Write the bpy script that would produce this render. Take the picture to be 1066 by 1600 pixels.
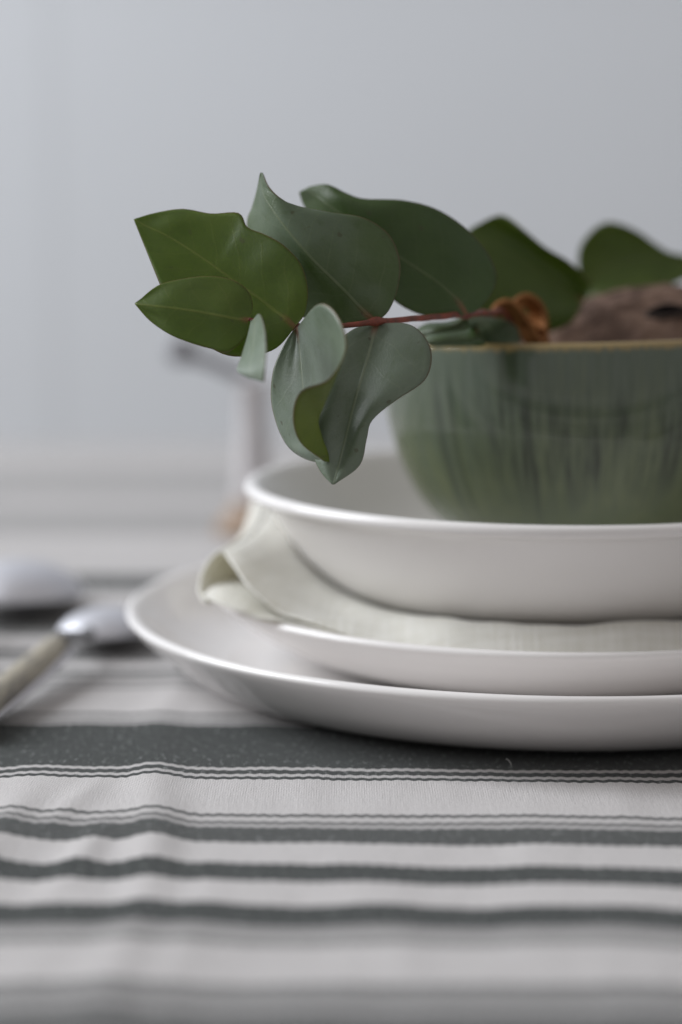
import bpy, bmesh, math, random
from mathutils import Vector, Matrix, noise

random.seed(7)
for _o in list(bpy.data.objects):
    bpy.data.objects.remove(_o)
S = bpy.context.scene
COL = S.collection
MM = 0.001
R = math.radians

# ------------------------------------------------------------------ camera, light, exposure
CAM = Vector((-68.0, -731.0, 162.0))     # millimetres, stack of plates stands on the origin
PITCH = R(8.5)
FPX = 3600.0
cd = bpy.data.cameras.new('camera')
cd.sensor_fit = 'VERTICAL'
cd.sensor_height = 22.222
cd.sensor_width = 14.8
cd.lens = 50.0
cd.clip_start = 0.01
cd.clip_end = 50
cd.dof.use_dof = True
cd.dof.focus_distance = 0.612
cd.dof.aperture_fstop = 2.6
co = bpy.data.objects.new('camera', cd)
co.location = CAM * MM
co.rotation_euler = (R(90) - PITCH, 0, 0)
COL.objects.link(co)
S.camera = co

W = bpy.data.worlds.new('World')
S.world = W
W.use_nodes = True
bg = W.node_tree.nodes['Background']
bg.inputs[0].default_value = (1.0, 0.96, 0.955, 1)
bg.inputs[1].default_value = 0.385


def area(name, loc, target, sx, sy, power, color):
    d = bpy.data.lights.new(name, 'AREA')
    d.shape = 'RECTANGLE'
    d.size, d.size_y = sx, sy
    d.energy = power
    d.color = color
    o = bpy.data.objects.new(name, d)
    o.location = loc
    o.rotation_euler = (Vector(target) - Vector(loc)).to_track_quat('-Z', 'Y').to_euler()
    COL.objects.link(o)
    return o


area('window_light', (-2.0, 0.30, 1.35), (0.0, 0.10, 0.05), 1.5, 1.6, 72, (0.92, 0.955, 1.0))

S.view_settings.view_transform = 'Standard'
S.view_settings.look = 'None'
S.view_settings.exposure = 0.0
S.view_settings.gamma = 1.0
S.view_settings.use_curve_mapping = False
S.render.engine = 'CYCLES'
S.cycles.use_denoising = True
S.cycles.max_bounces = 8
S.cycles.caustics_reflective = False
S.cycles.caustics_refractive = False
S.cycles.sample_clamp_indirect = 4


# ------------------------------------------------------------------ helpers
def at(px, py, y):
    """World point (mm) that the photograph shows at px,py when it stands at depth y."""
    a = (px - 533.0) / FPX
    b = (800.0 - py) / FPX
    d = Vector((a, math.cos(PITCH) + b * math.sin(PITCH), -math.sin(PITCH) + b * math.cos(PITCH)))
    t = (y - CAM.y) / d.y
    return CAM + d * t


def table_y(py):
    ang = PITCH + math.atan((py - 800.0) / FPX)
    return CAM.y + CAM.z / math.tan(ang)


def catmull(pts, n):
    """Centripetal-free Catmull-Rom through a list of equal-length tuples."""
    P = [Vector(p) for p in pts]
    out = []
    for i in range(len(P) - 1):
        p0 = P[i - 1] if i > 0 else P[i] * 2 - P[i + 1]
        p1, p2 = P[i], P[i + 1]
        p3 = P[i + 2] if i + 2 < len(P) else P[i + 1] * 2 - P[i]
        for k in range(n):
            t = k / n
            out.append(0.5 * ((2 * p1) + (p2 - p0) * t + (2 * p0 - 5 * p1 + 4 * p2 - p3) * t * t
                              + (3 * p1 - p0 - 3 * p2 + p3) * t ** 3))
    out.append(P[-1].copy())
    return out


def mesh_obj(name, verts, faces, mat, parent=None, uvs=None, smooth=True, loc=None):
    """One mesh object; verts in millimetres (world), stored relative to loc (mm)."""
    o_loc = Vector(loc) if loc is not None else Vector((0, 0, 0))
    me = bpy.data.meshes.new(name)
    me.from_pydata([(Vector(v) - o_loc) * MM for v in verts], [], faces)
    me.update()
    if uvs:
        for key, vals in uvs.items():
            lay = me.uv_layers.new(name=key)
            for lp in me.loops:
                lay.data[lp.index].uv = vals[lp.vertex_index]
    if smooth:
        for p in me.polygons:
            p.use_smooth = True
    me.materials.append(mat)
    o = bpy.data.objects.new(name, me)
    COL.objects.link(o)
    if parent:
        o.parent = parent
        o.location = (o_loc * MM) - Vector(parent.get('_base', (0, 0, 0)))
    else:
        o.location = o_loc * MM
    return o


def tag(o, label, cat, group=None):
    o['label'] = label
    o['category'] = cat
    if group:
        o['group'] = group
    return o


def thing(name, label, cat, loc=(0, 0, 0), group=None):
    o = bpy.data.objects.new(name, None)
    o.empty_display_size = 0.01
    o.location = Vector(loc) * MM
    COL.objects.link(o)
    return tag(o, label, cat, group)


def part(name, verts, faces, mat, parent, uvs=None, smooth=True):
    """A part of a thing: verts in world mm, stored in the thing's own (unrotated) frame."""
    o = mesh_obj(name, [Vector(v) - parent.location / MM for v in verts], faces, mat, None, uvs, smooth)
    o.parent = parent
    return o


def lathe(profile, segs, sub=6, cx=0.0, cy=0.0):
    """Closed-at-axis lathe of (r, z) points; returns verts, faces, uvs (angle, arc)."""
    pr = catmull(profile, sub)
    pr = [(max(0.0, p[0]), p[1]) for p in pr]
    verts, faces, uv = [], [], []
    n = len(pr)
    for j in range(segs):
        a = 2 * math.pi * j / segs
        for i, (r, z) in enumerate(pr):
            verts.append((cx + r * math.cos(a), cy + r * math.sin(a), z))
            uv.append((j / segs, z * 0.001))
    for j in range(segs):
        k = (j + 1) % segs
        for i in range(n - 1):
            if pr[i][0] < 1e-6 and pr[i + 1][0] < 1e-6:
                continue
            faces.append((j * n + i, k * n + i, k * n + i + 1, j * n + i + 1))
    return verts, faces, uv


def weld(o, d=1e-6):
    bm = bmesh.new()
    bm.from_mesh(o.data)
    bmesh.ops.remove_doubles(bm, verts=bm.verts, dist=d)
    bmesh.ops.dissolve_degenerate(bm, edges=bm.edges, dist=1e-7)
    bmesh.ops.recalc_face_normals(bm, faces=bm.faces)
    bm.to_mesh(o.data)
    bm.free()
    for p in o.data.polygons:
        p.use_smooth = True


def tube(points, radii, segs=10, cap=True, squash=1.0):
    """Tube along 3D points (mm) with radii; round caps by closing."""
    verts, faces = [], []
    P = [Vector(p) for p in points]
    up = Vector((0, 0, 1))
    n = len(P)
    for i, p in enumerate(P):
        t = (P[min(i + 1, n - 1)] - P[max(i - 1, 0)]).normalized()
        s = t.cross(up)
        if s.length < 1e-4:
            s = Vector((1, 0, 0))
        s.normalize()
        u = s.cross(t)
        for k in range(segs):
            a = 2 * math.pi * k / segs
            verts.append(p + (s * math.cos(a) + u * math.sin(a) * squash) * radii[i])
    for i in range(n - 1):
        for k in range(segs):
            l = (k + 1) % segs
            faces.append((i * segs + k, i * segs + l, (i + 1) * segs + l, (i + 1) * segs + k))
    if cap:
        faces.append(tuple(reversed(range(segs))))
        faces.append(tuple(range((n - 1) * segs, n * segs)))
    return verts, faces


# ------------------------------------------------------------------ materials
class NT:
    def __init__(self, name):
        self.m = bpy.data.materials.new(name)
        self.m.use_nodes = True
        self.t = self.m.node_tree
        self.b = self.t.nodes['Principled BSDF']
        self.out = self.t.nodes['Material Output']

    def n(self, typ, **kw):
        nd = self.t.nodes.new(typ)
        for k, v in kw.items():
            setattr(nd, k, v)
        return nd

    def l(self, a, b):
        self.t.links.new(a, b)

    def val(self, x, sock):
        if hasattr(x, 'is_output'):
            self.l(x, sock)
        else:
            sock.default_value = x

    def math(self, op, a, b=0.0, c=0.0, clamp=False):
        nd = self.n('ShaderNodeMath', operation=op, use_clamp=clamp)
        self.val(a, nd.inputs[0])
        self.val(b, nd.inputs[1])
        self.val(c, nd.inputs[2])
        return nd.outputs[0]

    def step(self, x, lo, hi, a=0.0, b=1.0):
        nd = self.n('ShaderNodeMapRange', interpolation_type='SMOOTHSTEP')
        self.val(x, nd.inputs[0])
        for i, v in enumerate((lo, hi, a, b)):
            nd.inputs[i + 1].default_value = v
        return nd.outputs[0]

    def mix(self, f, a, b, blend='MIX'):
        nd = self.n('ShaderNodeMix', data_type='RGBA', blend_type=blend)
        self.val(f, nd.inputs[0])
        for s, v in ((nd.inputs[6], a), (nd.inputs[7], b)):
            if hasattr(v, 'is_output'):
                self.l(v, s)
            else:
                s.default_value = (*v, 1)
        return nd.outputs[2]

    def noise(self, vec, scale, detail=3.0, rough=0.5, dist=0.0):
        nd = self.n('ShaderNodeTexNoise')
        if vec is not None:
            self.l(vec, nd.inputs['Vector'])
        nd.inputs['Scale'].default_value = scale
        nd.inputs['Detail'].default_value = detail
        nd.inputs['Roughness'].default_value = rough
        nd.inputs['Distortion'].default_value = dist
        return nd.outputs[0]

    def scalevec(self, vec, s):
        nd = self.n('ShaderNodeVectorMath', operation='MULTIPLY')
        self.l(vec, nd.inputs[0])
        nd.inputs[1].default_value = s
        return nd.outputs[0]

    def obj(self):
        return self.n('ShaderNodeTexCoord').outputs['Object']

    def uv(self, name):
        return self.n('ShaderNodeUVMap', uv_map=name).outputs[0]

    def sep(self, v):
        nd = self.n('ShaderNodeSeparateXYZ')
        self.l(v, nd.inputs[0])
        return nd.outputs

    def comb(self, x, y, z=0.0):
        nd = self.n('ShaderNodeCombineXYZ')
        self.val(x, nd.inputs[0])
        self.val(y, nd.inputs[1])
        self.val(z, nd.inputs[2])
        return nd.outputs[0]

    def bump(self, h, strength, dist=0.001):
        nd = self.n('ShaderNodeBump')
        nd.inputs['Strength'].default_value = strength
        nd.inputs['Distance'].default_value = dist
        self.l(h, nd.inputs['Height'])
        self.l(nd.outputs[0], self.b.inputs['Normal'])
        return nd.outputs[0]

    def col(self, c):
        self.val((*c, 1) if isinstance(c, tuple) else c, self.b.inputs['Base Color'])

    def set(self, **kw):
        names = dict(rough='Roughness', metal='Metallic', coat='Coat Weight', coat_rough='Coat Roughness',
                     spec='Specular IOR Level', sheen='Sheen Weight', sss='Subsurface Weight')
        for k, v in kw.items():
            self.val(v, self.b.inputs[names[k]])


def simple(name, c, rough, metal=0.0, var=0.08, scale=60.0):
    m = NT(name)
    nz = m.noise(m.obj(), scale, 4)
    d = tuple(x * (1 - var * 2) for x in c)
    m.col(m.mix(nz, c, d))
    m.set(rough=rough, metal=metal)
    return m.m


def ceramic(name, c):
    m = NT(name)
    o = m.obj()
    big = m.noise(o, 35, 3)
    m.col(m.mix(big, c, tuple(x * 0.965 for x in c)))
    m.set(rough=m.step(m.noise(o, 160, 4), 0.3, 0.7, 0.07, 0.13), spec=0.5)
    m.bump(m.noise(o, 45, 2), 0.05, 0.002)
    return m.m


M_PLATE = ceramic('white_glaze', (0.84, 0.815, 0.80))
M_BOWL = ceramic('soft_white_glaze', (0.85, 0.825, 0.81))

# --- tablecloth weave
STR = [(560, 0.2), (690, 0.3), (704, 0.22), (736, 0.42), (774, 0.22), (797, 0.42), (838, 0.12), (901, 0.9),
       (927, 0.05), (950, 0.0), (962, 0.75), (998, 0.0), (1018, 0.75), (1027, 0.1), (1031, 0.65), (1036, 0.0),
       (1051, 0.7), (1060, 0.12), (1066, 0.6), (1070, 0.1), (1075, 0.6), (1080, 0.0), (1118, 0.8),
       (1123, 0.15), (1127, 0.75), (1131, 0.2), (1137, 1.0), (1202, 0.12), (1206.5, 1.0), (1212, 0.14),
       (1215.5, 1.0), (1220.5, 0.0), (1273, 0.85), (1278, 0.1), (1286, 0.8), (1291, 0.25), (1294, 0.95),
       (1319, 0.0), (1354, 1.0), (1381, 0.0), (1418, 1.0), (1450, 0.5), (1462, 0.3), (1469, 0.65), (1480, 0.05),
       (1540, 0.72), (1552, 0.5), (1562, 0.7), (1574, 0.45), (1584, 0.85), (1640, 1.0), (1760, 0.0), (1830, 0.8), (1900, 0.0)]
stops = sorted([(table_y(p), None, v) for p, v in STR], key=lambda s: s[0])
# each listed value holds from its py towards the camera (larger py); going away in +y it ends at the entry itself
seq = []
for i, (y, _, v) in enumerate(stops):
    prev = stops[i + 1][2] if i + 1 < len(stops) else 0.0     # value beyond (farther than) this edge
    seq.append((y, prev))
Y0, Y1 = -460.0, 700.0
m = NT('striped_woven_cotton')
uvn = m.uv('cloth')                     # metres on the flat cloth
ux, uy, _z = m.sep(uvn)
wob = m.math('MULTIPLY', m.math('SINE', m.math('MULTIPLY_ADD', ux, 2 * math.pi / 0.0031,
             m.math('MULTIPLY', m.noise(m.scalevec(uvn, (60, 20, 1)), 1.0, 2), 9.0))), 0.00035)
wob2 = m.math('MULTIPLY', m.math('SUBTRACT', m.noise(m.scalevec(uvn, (220, 30, 1)), 1.0, 2), 0.5), 0.0012)
wob3 = m.math('MULTIPLY', m.math('SUBTRACT', m.noise(m.scalevec(uvn, (14, 4, 1)), 1.0, 1), 0.5), 0.002)
yy = m.math('ADD', m.math('ADD', m.math('ADD', uy, wob), m.math('ADD', wob2, wob3)), m.math('MULTIPLY', ux, 0.022))
yoff = 0.068 * 0.022
val = None
CH = 26
lo_val = stops[0][2]
groups = [seq[i:i + CH] for i in range(0, len(seq), CH)]
for gi, g in enumerate(groups):
    a, b = g[0][0], g[-1][0]
    nxt = groups[gi + 1][0][0] if gi + 1 < len(groups) else Y1
    start = Y0 if gi == 0 else a
    mr = m.n('ShaderNodeMapRange')
    mr.inputs[1].default_value = (start - 5) * MM - yoff
    mr.inputs[2].default_value = (nxt + 5) * MM - yoff
    m.l(yy, mr.inputs[0])
    rp = m.n('ShaderNodeValToRGB')
    rp.color_ramp.interpolation = 'CONSTANT'
    span = (nxt + 5) - (start - 5)
    el = rp.color_ramp.elements
    el[0].position = 0.0
    v0 = lo_val if gi == 0 else 0.0
    el[0].color = (v0, v0, v0, 1)
    el[1].position = 1.0
    el[1].color = (0, 0, 0, 1)
    for (y, v) in g:
        e = el.new((y - (start - 5)) / span)
        e.color = (v, v, v, 1)
    e = el.new((nxt - (start - 5)) / span)
    e.color = (0, 0, 0, 1)
    m.l(mr.outputs[0], rp.inputs[0])
    sv = m.sep(rp.outputs[0])[0]
    val = sv if val is None else m.math('MAXIMUM', val, sv)
speck = m.noise(m.scalevec(uvn, (2200, 1000, 1)), 1.0, 2, 0.6)
twill = m.math('SINE', m.math('ADD', m.math('MULTIPLY', ux, 7200.0), m.math('MULTIPLY', uy, 4200.0)))
rib = m.noise(m.scalevec(uvn, (900, 130, 1)), 1.0, 2, 0.6)
weft = m.math('SINE', m.math('MULTIPLY', uy, 9000.0))
warp = m.math('SINE', m.math('MULTIPLY', ux, 9500.0))
soil = m.noise(m.scalevec(uvn, (22, 16, 1)), 1.0, 4)
white = m.mix(soil, (0.68, 0.655, 0.645), (0.60, 0.575, 0.565))
white = m.mix(m.math('MULTIPLY', m.step(rib, 0.5, 0.3), 0.12), white, (0.36, 0.34, 0.34))
white = m.mix(m.step(speck, 0.38, 0.62), m.mix(0.24, white, (0.3, 0.29, 0.29)), white)
fleck = m.noise(m.scalevec(uvn, (620, 260, 1)), 1.0, 3, 0.75)
darkc = m.mix(m.step(speck, 0.42, 0.68), (0.016, 0.020, 0.019), (0.058, 0.066, 0.062))
darkc = m.mix(m.math('MULTIPLY', m.step(fleck, 0.56, 0.68), 0.85), darkc, (0.24, 0.25, 0.245))
darkc = m.mix(m.math('MULTIPLY', m.step(twill, 0.2, 1.0), 0.3), darkc, (0.15, 0.16, 0.155))
m.col(m.mix(val, white, darkc))
m.set(rough=0.92, spec=0.15, sheen=0.15)
hgt = m.math('ADD', m.math('ADD', m.math('MULTIPLY', weft, 0.25), m.math('MULTIPLY', twill, 0.12)),
             m.math('ADD', m.math('MULTIPLY', warp, 0.05), m.math('ADD', m.math('MULTIPLY_ADD', m.math('MULTIPLY', fleck, val), 1.2, m.math('MULTIPLY_ADD', rib, 0.55, m.math('MULTIPLY', speck, 0.7))), m.math('MULTIPLY', val, -0.5))))
m.bump(hgt, 0.7, 0.0005)
M_CLOTH = m.m

# --- linen napkin
m = NT('cream_linen')
uvn = m.uv('cloth')
ux, uy, _z = m.sep(uvn)
thr = m.noise(m.scalevec(uvn, (800, 50, 1)), 1.0, 2)
thr2 = m.noise(m.scalevec(uvn, (50, 420, 1)), 1.0, 2)
wv = m.math('MULTIPLY', m.math('SINE', m.math('MULTIPLY', ux, 2 * math.pi / 0.0011)),
            m.math('SINE', m.math('MULTIPLY', uy, 2 * math.pi / 0.0011)))
tone = m.math('ADD', m.math('MULTIPLY', wv, 0.3), m.math('ADD', thr, thr2))
m.col(m.mix(m.step(tone, 0.72, 1.25), (0.83, 0.82, 0.76), (0.97, 0.965, 0.93)))
m.set(rough=0.9, spec=0.15, sheen=0.2)
m.bump(tone, 0.6, 0.0005)
tr = m.n('ShaderNodeBsdfTranslucent')
tr.inputs[0].default_value = (0.93, 0.89, 0.74, 1)
mx = m.n('ShaderNodeMixShader')
mx.inputs[0].default_value = 0.28
m.l(m.b.outputs[0], mx.inputs[1])
m.l(tr.outputs[0], mx.inputs[2])
m.l(mx.outputs[0], m.out.inputs[0])
M_LINEN = m.m

# --- green reactive glaze: uv 'lathe' = (angle 0..1, height in m above bowl foot)
m = NT('green_reactive_glaze')
uvn = m.uv('lathe')
ua, uh, _z = m.sep(uvn)
o = m.obj()
streak = m.noise(m.scalevec(uvn, (44, 15, 1)), 1.0, 5, 0.65, 0.8)
fine = m.noise(m.scalevec(uvn, (210, 40, 1)), 1.0, 3, 0.6)
blot = m.noise(o, 28, 4, 0.6)
base = m.mix(m.step(blot, 0.35, 0.65), (0.128, 0.150, 0.074), (0.088, 0.110, 0.054))
drip = m.math('MULTIPLY_ADD', streak, 0.070, m.math('MULTIPLY', fine, 0.022))   # 0.01..0.045
upper = m.step(m.math('ADD', uh, drip), 0.070, 0.125)
col = m.mix(upper, base, m.mix(fine, (0.135, 0.160, 0.130), (0.060, 0.084, 0.052)))
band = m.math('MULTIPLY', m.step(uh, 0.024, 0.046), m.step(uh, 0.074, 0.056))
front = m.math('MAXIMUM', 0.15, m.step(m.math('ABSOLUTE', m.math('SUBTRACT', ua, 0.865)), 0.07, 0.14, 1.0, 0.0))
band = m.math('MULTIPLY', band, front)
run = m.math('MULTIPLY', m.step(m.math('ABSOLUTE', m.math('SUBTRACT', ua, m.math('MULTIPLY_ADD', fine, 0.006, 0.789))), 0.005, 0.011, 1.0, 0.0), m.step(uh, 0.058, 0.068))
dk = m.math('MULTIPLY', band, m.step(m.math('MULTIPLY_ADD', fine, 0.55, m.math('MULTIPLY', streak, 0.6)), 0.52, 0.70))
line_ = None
for c0_, w0_ in ((0.722, 0.0022), (0.737, 0.0016), (0.804, 0.0014)):  # left pair of dark lines: reflections of hanging leaf and stem painted into the glaze
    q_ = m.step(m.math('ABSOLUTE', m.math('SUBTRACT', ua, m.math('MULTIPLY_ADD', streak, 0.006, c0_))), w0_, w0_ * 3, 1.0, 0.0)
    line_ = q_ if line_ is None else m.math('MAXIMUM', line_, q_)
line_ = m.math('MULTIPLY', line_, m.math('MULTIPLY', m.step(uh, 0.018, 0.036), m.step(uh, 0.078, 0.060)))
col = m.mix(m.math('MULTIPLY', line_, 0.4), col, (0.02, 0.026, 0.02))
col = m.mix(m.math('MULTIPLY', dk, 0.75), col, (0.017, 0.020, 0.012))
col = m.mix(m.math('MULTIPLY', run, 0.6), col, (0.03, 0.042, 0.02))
lip = m.step(m.math('MULTIPLY_ADD', fine, 0.004, uh), 0.0795, 0.0815)
col = m.mix(lip, col, (0.30, 0.225, 0.10))
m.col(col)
m.set(rough=m.step(blot, 0.3, 0.7, 0.05, 0.10), spec=0.55)
m.bump(m.math('ADD', blot, m.math('MULTIPLY', streak, 0.2)), 0.05, 0.0015)
M_GREEN = m.m


# --- leaves: uv 'mm' = (along, across) in 10 mm units, uv 'st' = (0..1, 0..1 across)
def leaf_mat(name, ca, cb, vein, margin, trans, tcol, rough=0.42, bloom=0.0, bloomcol=(0.3, 0.36, 0.34)):
    m = NT(name)
    mmv = m.uv('mm')
    s, t, _ = m.sep(m.uv('st'))
    u, v, _ = m.sep(mmv)
    o = m.obj()
    n1 = m.noise(o, 45, 4, 0.6)
    n2 = m.noise(m.scalevec(mmv, (14, 22, 1)), 1.0, 4, 0.65)
    col = m.mix(m.step(n1, 0.35, 0.65), ca, cb)
    col = m.mix(m.math('MULTIPLY', m.step(n2, 0.45, 0.75), 0.22), col, tuple(x * 0.55 for x in ca))
    if bloom:
        col = m.mix(m.math('MULTIPLY', m.step(m.noise(o, 28, 3), 0.42, 0.66), bloom), col, bloomcol)
    av = m.math('ABSOLUTE', v)
    mid = m.step(m.math('ADD', av, m.math('MULTIPLY', s, 0.025)), 0.025, 0.065, 1.0, 0.0)
    warpv = m.math('MULTIPLY', m.noise(m.scalevec(mmv, (1.1, 1.1, 1)), 1.0, 1), 0.25)
    ph = m.math('FRACT', m.math('MULTIPLY', m.math('ADD', m.math('SUBTRACT', u, m.math('MULTIPLY', av, 0.95)), warpv), 1.25))
    side = m.step(m.math('ABSOLUTE', m.math('SUBTRACT', ph, 0.5)), 0.012, 0.05, 1.0, 0.0)
    side = m.math('MULTIPLY', side, m.step(t, 0.06, 0.16))
    side = m.math('MULTIPLY', side, m.step(t, 0.94, 0.84))
    col = m.mix(m.math('MULTIPLY', side, 0.15), col, vein)
    col = m.mix(m.math('MULTIPLY', mid, 0.6), col, vein)
    redb = m.math('MULTIPLY', m.step(s, 0.16, 0.02), m.step(av, 0.16, 0.05))
    col = m.mix(m.math('MULTIPLY', redb, 0.8), col, (0.26, 0.085, 0.05))
    edge = m.math('MAXIMUM', m.step(t, 0.016, 0.004), m.step(t, 0.984, 0.996))
    col = m.mix(m.math('MULTIPLY', edge, 0.7), col, margin)
    spots = m.step(m.noise(m.scalevec(mmv, (3.2, 3.2, 1)), 1.0, 1), 0.71, 0.76)
    col = m.mix(m.math('MULTIPLY', spots, 0.65), col, (0.06, 0.05, 0.025))
    vo = m.n('ShaderNodeTexVoronoi', feature='DISTANCE_TO_EDGE')
    vo.inputs['Scale'].default_value = 4.2
    m.l(mmv, vo.inputs['Vector'])
    net = m.step(vo.outputs['Distance'], 0.0, 0.10, 1.0, 0.0)
    net = m.math('MULTIPLY', net, m.noise(m.scalevec(mmv, (2, 2, 1)), 1.0, 2))
    col = m.mix(m.math('MULTIPLY', net, 0.16), col, vein)
    blotch = m.step(m.noise(m.scalevec(mmv, (1.3, 2.0, 1)), 1.0, 4, 0.65), 0.5, 0.72)
    col = m.mix(m.math('MULTIPLY', blotch, 0.45), col, tuple(x * k for x, k in zip(ca, (0.55, 0.62, 0.42))))
    m.col(col)
    m.set(rough=m.step(n2, 0.3, 0.7, rough - 0.06, rough + 0.08), spec=0.55)
    m.bump(m.math('ADD', m.math('MULTIPLY_ADD', net, -0.15, m.math('MULTIPLY', n2, 0.6)), m.math('ADD', m.math('MULTIPLY', mid, 0.9), m.math('MULTIPLY', side, 0.12))), 0.35, 0.0004)
    tr = m.n('ShaderNodeBsdfTranslucent')
    tr.inputs[0].default_value = (*tcol, 1)
    mx = m.n('ShaderNodeMixShader')
    mx.inputs[0].default_value = trans
    m.l(m.b.outputs[0], mx.inputs[1])
    m.l(tr.outputs[0], mx.inputs[2])
    m.l(mx.outputs[0], m.out.inputs[0])
    return m.m


L_GREEN = leaf_mat('leaf_backlit_green', (0.095, 0.142, 0.017), (0.066, 0.108, 0.014), (0.20, 0.22, 0.05), (0.17, 0.075, 0.045), 0.42, (0.32, 0.44, 0.02), 0.45)
L_DEEP = leaf_mat('leaf_deep_green', (0.056, 0.098, 0.024), (0.042, 0.078, 0.019), (0.14, 0.17, 0.08), (0.13, 0.075, 0.04), 0.3, (0.18, 0.29, 0.03), 0.4, 0.15, (0.13, 0.18, 0.12))
L_MID = leaf_mat('leaf_half_bloomed', (0.084, 0.132, 0.046), (0.062, 0.104, 0.028), (0.20, 0.24, 0.13), (0.16, 0.09, 0.05), 0.26, (0.2, 0.3, 0.04), 0.34, 0.45, (0.20, 0.25, 0.205))
L_PALE = leaf_mat('leaf_glaucous', (0.185, 0.232, 0.175), (0.120, 0.162, 0.100), (0.27, 0.31, 0.21), (0.15, 0.10, 0.06), 0.16, (0.2, 0.32, 0.08), 0.38, 0.35, (0.24, 0.285, 0.24))
L_BACK = leaf_mat('leaf_soft_green', (0.098, 0.145, 0.020), (0.070, 0.112, 0.016), (0.16, 0.19, 0.07), (0.13, 0.075, 0.04), 0.32, (0.24, 0.34, 0.025), 0.4, 0.12, (0.13, 0.16, 0.085))
L_LIME = leaf_mat('leaf_upper_face', (0.15, 0.195, 0.02), (0.12, 0.165, 0.018), (0.2, 0.22, 0.06), (0.17, 0.09, 0.045), 0.3, (0.3, 0.4, 0.03), 0.45)

m = NT('red_stem')
n1 = m.noise(m.obj(), 260, 4, 0.65)
m.col(m.mix(m.step(n1, 0.35, 0.65), (0.24, 0.050, 0.028), (0.10, 0.035, 0.022)))
m.set(rough=0.5)
m.bump(n1, 0.4, 0.0006)
M_STEM = m.m

m = NT('pod_bark')
o = m.obj()
n1 = m.noise(o, 70, 5, 0.65)
n2 = m.noise(o, 260, 4, 0.6)
c = m.mix(m.step(n1, 0.35, 0.65), (0.165, 0.108, 0.080), (0.084, 0.055, 0.043))
c = m.mix(m.math('MULTIPLY', m.step(n2, 0.5, 0.7), 0.5), c, (0.22, 0.145, 0.115))
m.col(c)
m.set(rough=0.9, spec=0.1)
m.bump(m.math('ADD', n1, n2), 0.6, 0.0015)
M_POD = m.m
M_HOLE = simple('pod_opening_dark', (0.006, 0.005, 0.005), 1.0)
M_HOLE.node_tree.nodes['Principled BSDF'].inputs['Specular IOR Level'].default_value = 0.0
M_LIPS = simple('pod_lip_brown', (0.06, 0.042, 0.034), 0.9, 0, 0.2, 200)
M_HUSK = simple('dried_husk_orange', (0.40, 0.165, 0.045), 0.8, 0, 0.3, 150)
M_STEEL = simple('brushed_steel', (0.74, 0.74, 0.78), 0.52, 1.0, 0.04, 300)
M_PEWTER = simple('dull_pewter', (0.30, 0.30, 0.31), 0.65, 0.5, 0.1, 300)
m = NT('horn_handle')
n1 = m.noise(m.scalevec(m.obj(), (200, 30, 200)), 1.0, 4, 0.6)
m.col(m.mix(m.step(n1, 0.35, 0.65), (0.38, 0.34, 0.26), (0.17, 0.155, 0.135)))
m.set(rough=0.4)
M_HORN = m.m
m = NT('warm_wood')
n1 = m.noise(m.scalevec(m.obj(), (40, 40, 6)), 1.0, 5, 0.6, 1.0)
m.col(m.mix(n1, (0.33, 0.23, 0.155), (0.22, 0.15, 0.10)))
m.set(rough=0.55)
M_WOOD = m.m
M_MILL = simple('mauve_grey_enamel', (0.60, 0.575, 0.58), 0.45)
M_ARM = simple('dark_grey_metal', (0.30, 0.30, 0.32), 0.5, 0.0)
m = NT('painted_wall')
o = m.obj()
n1 = m.noise(o, 3.0, 4)
m.col(m.mix(n1, (0.76, 0.79, 0.825), (0.72, 0.75, 0.785)))
m.set(rough=0.85)
m.bump(m.noise(o, 220, 3), 0.15, 0.001)
M_WALL = m.m
M_FLOOR = simple('floor_boards_grey', (0.30, 0.26, 0.22), 0.6, 0, 0.15, 8)


def box(x0, x1, y0, y1, z0, z1):
    v = [(x, y, z) for x in (x0, x1) for y in (y0, y1) for z in (z0, z1)]
    f = [(0, 1, 3, 2), (4, 6, 7, 5), (0, 4, 5, 1), (2, 3, 7, 6), (0, 2, 6, 4), (1, 5, 7, 3)]
    return v, f


def bevel(o, w, seg=2):
    b = o.modifiers.new('bevel', 'BEVEL')
    b.width = w * MM
    b.segments = seg
    b.limit_method = 'ANGLE'


# ------------------------------------------------------------------ setting
FLOOR_Z = -745.0
WALL_Y = 1150.0
v, f = box(-1500, 1700, WALL_Y, WALL_Y + 60, FLOOR_Z, 1500)
wall = mesh_obj('wall', v, f, M_WALL, smooth=False)
wall['kind'] = 'structure'
# shallow boards fixed on the wall: one joint shows as a faint upright line
for x0, x1, d in ((-1490, -402, 0.45), (-400, -302, 0.6)):
    v, f = box(x0, x1, WALL_Y - d, WALL_Y + 2, FLOOR_Z + 80, 1400)
    p = mesh_obj('wall_board', v, f, M_WALL, wall, smooth=False)
    bevel(p, 0.2)
v, f = box(-1480, 1690, WALL_Y - 6, WALL_Y + 2, 322, 372)
p = mesh_obj('rail', v, f, M_WALL, wall, smooth=False)
bevel(p, 4)
v, f = box(-1500, 1700, -1400, WALL_Y + 60, FLOOR_Z - 20, FLOOR_Z)
fl = mesh_obj('floor', v, f, M_FLOOR, smooth=False)
fl['kind'] = 'structure'

TX0, TX1, TY0, TY1 = -640.0, 700.0, -440.0, 637.0
tb = thing('table', 'wooden dining table hidden beneath the striped cloth', 'table', (30, 100, FLOOR_Z))
v, f = box(TX0 + 1, TX1 - 1, TY0 + 1, TY1 - 1, -30, -1.3)
p = part('tabletop', v, f, M_WOOD, tb, smooth=False)
bevel(p, 2)
for lx in (TX0 + 60, TX1 - 60):
    for ly in (TY0 + 60, TY1 - 60):
        v, f = tube([(lx, ly, FLOOR_Z), (lx, ly, -29)], [19, 27], 20)
        part('leg', v, f, M_WOOD, tb)


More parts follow.
